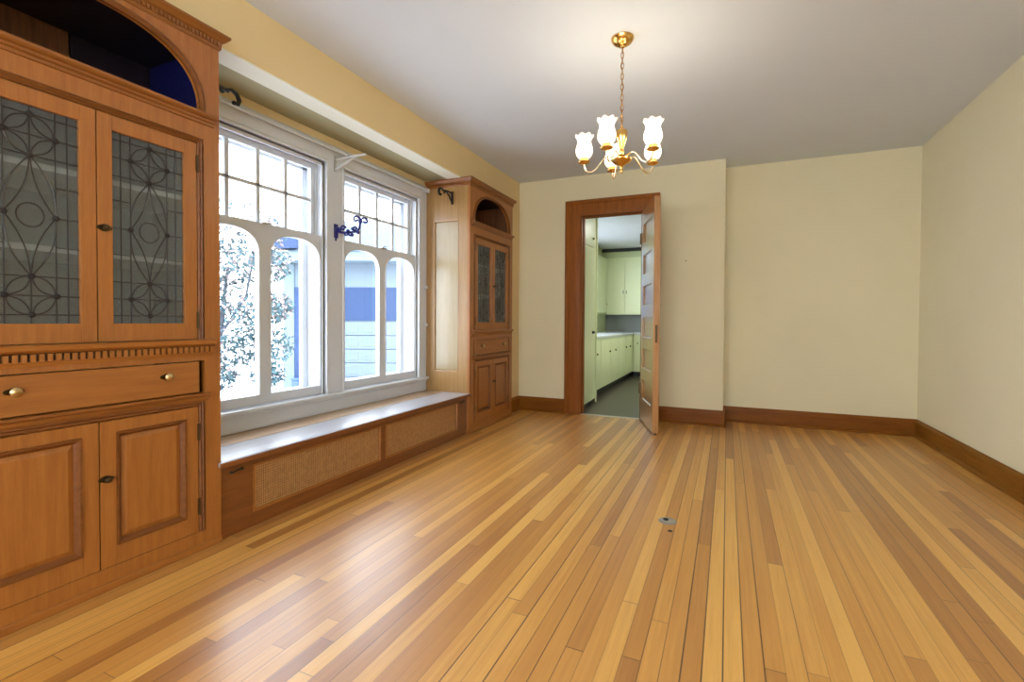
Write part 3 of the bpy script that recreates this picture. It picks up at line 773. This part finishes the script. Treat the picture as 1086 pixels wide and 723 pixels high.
for k in range(5):
    a = math.radians(-28+72*k); ca, sa = math.cos(a), math.sin(a)
    rz = [(.030, 1.935), (.062, 1.950), (.090, 1.945), (.115, 1.918), (.140, 1.888), (.168, 1.872), (.195, 1.880), (.208, 1.905), (.208, 1.925)]
    # smooth the path
    pts = []
    for i in range(len(rz)-1):
        p0 = rz[max(0, i-1)]; p1 = rz[i]; p2 = rz[i+1]; p3 = rz[min(len(rz)-1, i+2)]
        for s in range(4):
            u = s/4
            f = lambda a0, a1, a2, a3: .5*((2*a1)+(-a0+a2)*u+(2*a0-5*a1+4*a2-a3)*u*u+(-a0+3*a1-3*a2+a3)*u**3)
            pts.append((f(p0[0], p1[0], p2[0], p3[0]), f(p0[1], p1[1], p2[1], p3[1])))
    pts.append(rz[-1])
    arm = MB().tube([(r*ca, r*sa, z) for r, z in pts], .0048, seg=8).build('arm', M['brass_pale'], ch, smooth=True)
    cx, cy = .208*ca, .208*sa
    MB().lathe([(.0001, 1.917), (.010, 1.918), (.030, 1.926), (.034, 1.932), (.026, 1.938), (.023, 1.946), (.023, 1.952), (.0001, 1.952)], (cx, cy, 0), 24).build('cup', M['brass'], arm, smooth=True)
    MB().lathe([(.022, 1.948), (.034, 1.956), (.044, 1.972), (.048, 1.990), (.046, 2.010), (.039, 2.030), (.036, 2.044), (.040, 2.060), (.048, 2.072), (.054, 2.077)], (cx, cy, 0), 48,
               ruffle=[0, 0, 0, 0, 0, 0, .0005, .0015, .003, .0045]).build('lamp_shade', M['shade'], arm, smooth=True)
    MB().lathe([(.0001, 1.953), (.010, 1.955), (.010, 1.970), (.020, 1.990), (.021, 2.003), (.014, 2.018), (.0001, 2.024)], (cx, cy, 0), 16).build('bulb', M['bulb'], arm, smooth=True)
    ld = bpy.data.lights.new('bulb_light', 'POINT'); ld.energy = 2.2; ld.color = (1, .88, .68); ld.shadow_soft_size = .022
    lo = bpy.data.objects.new('bulb_light', ld); C.objects.link(lo); lo.location = (-.552+cx, 2.73+cy, 2.042)

# ------------------------------------------------------------------ kitchen beyond the doorway
KX0, KX1, KY0, KY1, KH = -2.25, -.16, Y1+.13, 9.70, 2.42
struct(B(KX0-.05, KX1, Y1+.02, KY1, -.1, -.001).build('floor_kitchen', M['kfloor']), 'dark grey sheet floor of the kitchen')
struct(B(KX0-.1, KX1+.1, KY0, KY1+.1, KH, KH+.1).build('ceiling_kitchen', simple('kitchen_ceiling_paint', (.60, .60, .63), .8)), 'grey white kitchen ceiling')
KW = (6.3, 8.3, 1.05, 2.2)
b = B(KX0-.1, KX0, KY0, KW[0], 0, KH).box(KX0-.1, KX0, KW[1], KY1, 0, KH).box(KX0-.1, KX0, KW[0], KW[1], 0, KW[2]).box(KX0-.1, KX0, KW[0], KW[1], KW[3], KH)
struct(b.build('wall_kitchen_left', M['green_wall']), 'sage kitchen wall with window above the counter')
struct(B(KX0, KX1, KY1, KY1+.1, 0, KH).build('wall_kitchen_back', M['splash']), 'grey kitchen end wall and splashback')
struct(B(KX1, KX1+.1, KY0, KY1, 0, KH).build('wall_kitchen_right', M['green_wall']), 'sage kitchen side wall')
struct(B(-1.4, KX1, 9.36, KY1, 2.26, KH).box(KX0, -1.4, 9.36, KY1, 2.24, KH).build('wall_kitchen_soffit', M['green_wall']), 'sage soffit above the kitchen wall cabinets')
struct(MB().box(KX0, KX1, 9.335, 9.36, 2.355, 2.415).build('trim_7', M['toe']), 'black picture rail under the kitchen ceiling')

def panel_door(par, name, u0, u1, z0, z1, axis, face, knobpos=None, kmat='knob_brass'):
    """slab door with a thin raised edge; axis 'x' faces +X at x=face, 'y' faces -Y at y=face"""
    if axis == 'x': d = B(face, face+.018, u0, u1, z0, z1)
    else: d = B(u0, u1, face-.018, face, z0, z1)
    o = d.build(name, M['green'], par, bevel=.003)
    if knobpos:
        u, z = knobpos; k = MB()
        if axis == 'x': k.ball((face+.030, u, z), .014, 10).tube([(face+.018, u, z), (face+.028, u, z)], .006)
        else: k.ball((u, face-.030, z), .012, 10).tube([(u, face-.018, z), (u, face-.028, z)], .005)
        k.build('knob', M[kmat], o, smooth=True)
    return o
# tall cupboard just inside on the left
t = thing('tall_cupboard', 'tall pale green kitchen cupboard just inside the doorway', 'cupboard', (-1.52, 5.60, 0))
B(-.55, 0, -.33, .46, .05, 2.40).build('carcass', M['green'], t, bevel=.002)
B(-.52, -.03, -.33, .33, 0, .05).build('toe_kick', M['toe'], t)
o = panel_door(t, 'upper_door', -.325, .22, 1.915, 2.34, 'x', 0, (.17, 2.02), 'dark_brass')
o = panel_door(t, 'lower_door', -.325, .22, .055, 1.905, 'x', 0)
B(.018, .030, .165, .235, .87, .90).tube([(.030, .175, .885), (.050, .175, .885)], .010).build('latch', M['iron'], o)
hg = MB()
for zz in (1.72, .42): hg.tube([(.020, -.325, zz-.04), (.020, -.325, zz+.04)], .007)
hg.build('hinge', M['dark_brass'], o)
B(0, .014, .40, .44, .0, 2.40).build('end_stile', M['green'], t, bevel=.002)
# base cabinets, left run
t = thing('base_cabinet', 'long run of pale green base cabinets from tall cupboard to kitchen end wall', 'base cabinet', (-1.60, 0, 0))
B(-.62, 0, 6.07, 9.60, .09, .775).build('carcass', M['green'], t)
B(-.60, -.05, 6.07, 9.60, 0, .09).build('toe_kick', M['toe'], t)
for k, (u0, u1) in enumerate(((6.09, 6.55), (6.57, 7.15), (7.17, 7.80), (7.82, 8.40), (8.42, 8.98))):
    panel_door(t, 'cabinet_door', u0, u1, .11, .755, 'x', 0, ((u1-.06 if k % 2 else u0+.5*(u1-u0)), .58), 'dark_brass')
t = thing('base_cabinet', 'pale green base cabinets across the far end of the kitchen', 'base cabinet', (0, 9.08, 0))
B(-1.59, -.17, 0, .60, .09, .775).build('carcass', M['green'], t)
B(-1.58, -.17, .05, .60, 0, .09).build('toe_kick', M['toe'], t)
for u0, u1 in ((-1.56, -1.22), (-1.20, -.80), (-.78, -.38)): panel_door(t, 'cabinet_door', u0, u1, .11, .755, 'y', 0, (u0+.06, .62), 'dark_brass')
b = B(-2.24, -1.575, 6.07, 9.69, .777, .815).box(-1.575, -.17, 9.05, 9.69, .777, .815)
tag(b.build('worktop', M['counter'], bevel=.004), 'grey L shaped kitchen worktop on the green base cabinets', 'worktop')
t = thing('wall_cabinet', 'pale green double wall cabinet at the far end of the kitchen', 'wall cabinet', (-1.80, 9.36, 1.15))
B(-.44, .40, 0, .33, 0, 1.09).build('carcass', M['green'], t)
for s in (-1, 1):
    u0, u1 = (-.36, -.005) if s < 0 else (.005, .36)
    o = panel_door(t, 'cabinet_door', u0, u1, .03, 1.04, 'y', 0)
    MB().sweep([(u0+.035, .07), (u0+.035, 1.0), (u1-.035, 1.0), (u1-.035, .07)], [(0, .018), (0, .021), (.006, .021), (.008, .018)], lambda u, v, h: (u, -h, v), closed=True).build('door_moulding', M['green'], o)
    MB().tube([(s*.030, -.018, .40), (s*.030, -.032, .405), (s*.030, -.032, .455), (s*.030, -.018, .46)], .006).build('handle', M['dark_brass'], o)
t = thing('wall_cabinet', 'narrow green corner cabinet between side wall and double wall cabinet', 'wall cabinet', (KX0+.002, 8.45, 1.15))
B(0, .10, 0, .88, 0, 1.09).build('carcass', M['green_wall'], t, bevel=.003)
panel_door(t, 'cabinet_door', .03, .85, .03, 1.06, 'x', .10, (.80, .2), 'knob_brass')

# ------------------------------------------------------------------ outside
struct(B(-30, -2.85, -12, 24, -.85, -.75).build('ground', M['ground']), 'bright pale driveway outside the windows')
yaw = .419
HM = Matrix.Rotation(yaw, 4, 'Z') @ Matrix.Translation((0, 12.0, 0))   # neighbour's garage front stands square to this frame
hs = thing('garage', 'pale blue neighbouring garage with blue shingles seen through the windows', 'garage', tuple(HM.translation), yaw)
B(-5.62, 3.0, 0, 5, -.75, 2.42).build('wall', M['siding'], hs)
B(-5.66, -5.40, -.03, 0, -.75, 2.42).build('corner_board', M['corner'], hs)
B(-5.40, -4.55, -.02, 0, -.75, 1.82).build('shingle_cladding', M['shingle'], hs)
B(-4.55, 2.6, -.02, 0, 1.00, 1.82).build('shaded_band', M['band'], hs)
gd = MB()
for i in range(5):
    z0 = -.72+i*.34; gd.box(-4.45, 1.2, -.05, 0, z0, z0+.325)
    for k in range(8): gd.box(-4.40+k*.7, -3.80+k*.7, -.058, -.04, z0+.06, z0+.27)
gd.build('garage_door', M['siding'], hs, bevel=.01)
B(-6.15, 3.4, -.55, 5.4, 2.42, 2.64).build('eave', M['corner'], hs)
r = MB().prism([(-.6, 2.64), (3.2, 4.1), (6.0, 2.64)], -5.3, 3.5, lambda u, v, h: (h, u, v)); r.build('roof', M['roof'], hs)
B(-5.60, -5.10, -.60, -.2, 2.70, 3.05).build('dormer', M['band'], hs)
o = B(-.12, .12, -.12, .12, 0, .32).box(-.14, .14, -.14, .14, .32, .36).build('storage_bin', M['blue_paint'], bevel=.02)
tag(o, 'small blue bin on the driveway by the garage corner', 'bin'); o.location = HM @ Vector((-5.12, -.40, -12+12)) ; o.location.z = -.75

def at(Rc, D): return (math.cos(yaw)*Rc - math.sin(yaw)*D, math.sin(yaw)*Rc + math.cos(yaw)*D)
def tree(Rc, D, label, blobs, trunk, n, mats, leaf=.075):
    x, yv = at(Rc, D)
    t = thing('tree', label, 'tree', (x, yv, -.75), yaw)
    b = MB(); 
    for pts, r in trunk: b.tube(pts, r, seg=7)
    b.build('trunk', M['bark'], t, smooth=True)
    for mi, frac in mats:
        f = MB()
        for i in range(int(n*frac)):
            c, rr = random.choice(blobs)
            while True:
                d = Vector((random.uniform(-1, 1), random.uniform(-1, 1), random.uniform(-1, 1)))
                if d.length < 1: break
            if mi == 'leaf' and c[2] > 3.1 and random.random() < .75: continue
            if mi != 'leaf' and c[2] < 1.9 and random.random() < .8: continue
            p = Vector(c) + Vector((d.x*rr, d.y*rr, d.z*rr*.9))
            a = Vector((random.gauss(0, 1), random.gauss(0, 1), random.gauss(0, 1))).normalized()
            bq = a.cross(Vector((random.gauss(0, 1), random.gauss(0, 1), random.gauss(0, 1)))).normalized()
            s = leaf*random.uniform(.6, 1.3); k = len(f.v)
            f.v += [tuple(p-a*s), tuple(p+bq*s*.45), tuple(p+a*s), tuple(p-bq*s*.45)]; f.f.append((k, k+1, k+2, k+3))
        f.build('foliage', M[mi], t)
    return t
bl = [((-1.1, 0, 1.3), .55), ((-.55, .1, 1.6), .5), ((-.1, 0, 1.25), .45), ((.35, 0, 1.3), .42), ((-.7, 0, 2.2), .5), ((-1.4, 0, 2.0), .5), ((.45, 0, 2.0), .32), ((.1, 0, 1.9), .42),
      ((-.9, .2, 3.0), .6), ((-.2, 0, 2.8), .55), ((.35, 0, 2.8), .40), ((-1.5, 0, 2.9), .6), ((-.6, 0, 3.7), .6), ((-1.3, 0, 3.8), .5), ((.25, 0, 3.4), .40), ((-.6, 0, .75), .35), ((.3, 0, .75), .3)]
tr = [([(-.8, 0, 0), (-.75, 0, .8), (-.6, .05, 1.6), (-.5, .1, 2.8)], [.09, .07, .05, .02]), ([(-.74, 0, .9), (-1.1, 0, 1.5), (-1.4, 0, 2.4)], [.04, .03, .015]), ([(.15, 0, 0), (.2, 0, .8), (.3, 0, 1.6), (.35, 0, 2.6)], [.05, .04, .03, .012]), ([(-.6, .05, 1.5), (-.1, 0, 2.2), (.1, 0, 3.2)], [.03, .025, .01])]
tree(-4.85, 9.0, 'leafy tree outside the window, teal below and russet above', bl, tr, 9500, (('leaf', .60), ('leaf_dry', .40)), leaf=.055)

# ------------------------------------------------------------------ light
w = bpy.data.worlds.new('world'); sc.world = w; w.use_nodes = True
nt = w.node_tree
for n in list(nt.nodes): nt.nodes.remove(n)
bg = nt.nodes.new('ShaderNodeBackground'); bg.inputs[0].default_value = (.84, .95, 1.08, 1); bg.inputs[1].default_value = 9.5
wo = nt.nodes.new('ShaderNodeOutputWorld'); nt.links.new(bg.outputs[0], wo.inputs[0])

ld = bpy.data.lights.new('kitchen_ceiling_lamp', 'AREA'); ld.shape = 'DISK'; ld.size = .35; ld.energy = 24; ld.color = (1, .97, .92)  # unseen lamp added to brighten the kitchen
lo = bpy.data.objects.new('kitchen_ceiling_lamp', ld); C.objects.link(lo); lo.location = (-.75, 6.9, KH-.03)
# fill lamps added in the rear window openings to brighten the room
for a0, a1 in RW:
    l = bpy.data.lights.new('window_daylight', 'AREA'); l.shape = 'RECTANGLE'; l.size = a1-a0; l.size_y = 1.75; l.energy = 62; l.color = (.86, .95, 1)
    o = bpy.data.objects.new('window_daylight', l); C.objects.link(o); o.location = ((a0+a1)/2, YR-.10, 1.425); o.rotation_euler = (PI/2, 0, PI)

# ------------------------------------------------------------------ camera
f, yw, pitch, roll, h, sy = 512.6026, .419, -.0181, .0054, 1.0259, -12.5342
F = Vector((-math.sin(yw)*math.cos(pitch), math.cos(yw)*math.cos(pitch), math.sin(pitch)))
R = Vector((math.cos(yw), math.sin(yw), 0)); U = R.cross(F)
R2 = R*math.cos(roll)+U*math.sin(roll); U2 = R2.cross(F)
cam = bpy.data.cameras.new('camera'); co = bpy.data.objects.new('camera', cam); C.objects.link(co)
m = Matrix((R2, U2, -F)).transposed().to_4x4(); m.translation = (0, 0, h); co.matrix_world = m
cam.sensor_fit = 'HORIZONTAL'; cam.sensor_width = 36; cam.lens = f/1086*36; cam.shift_y = sy/1086
cam.clip_start = .02
sc.camera = co
sc.view_settings.view_transform = 'Standard'; sc.view_settings.look = 'None'; sc.view_settings.gamma = 1
sc.view_settings.use_curve_mapping = False; sc.view_settings.exposure = 0.0
sc.cycles.use_denoising = True
sc.cycles.max_bounces = 10; sc.cycles.diffuse_bounces = 6; sc.cycles.transparent_max_bounces = 12
sc.cycles.sample_clamp_indirect = 6
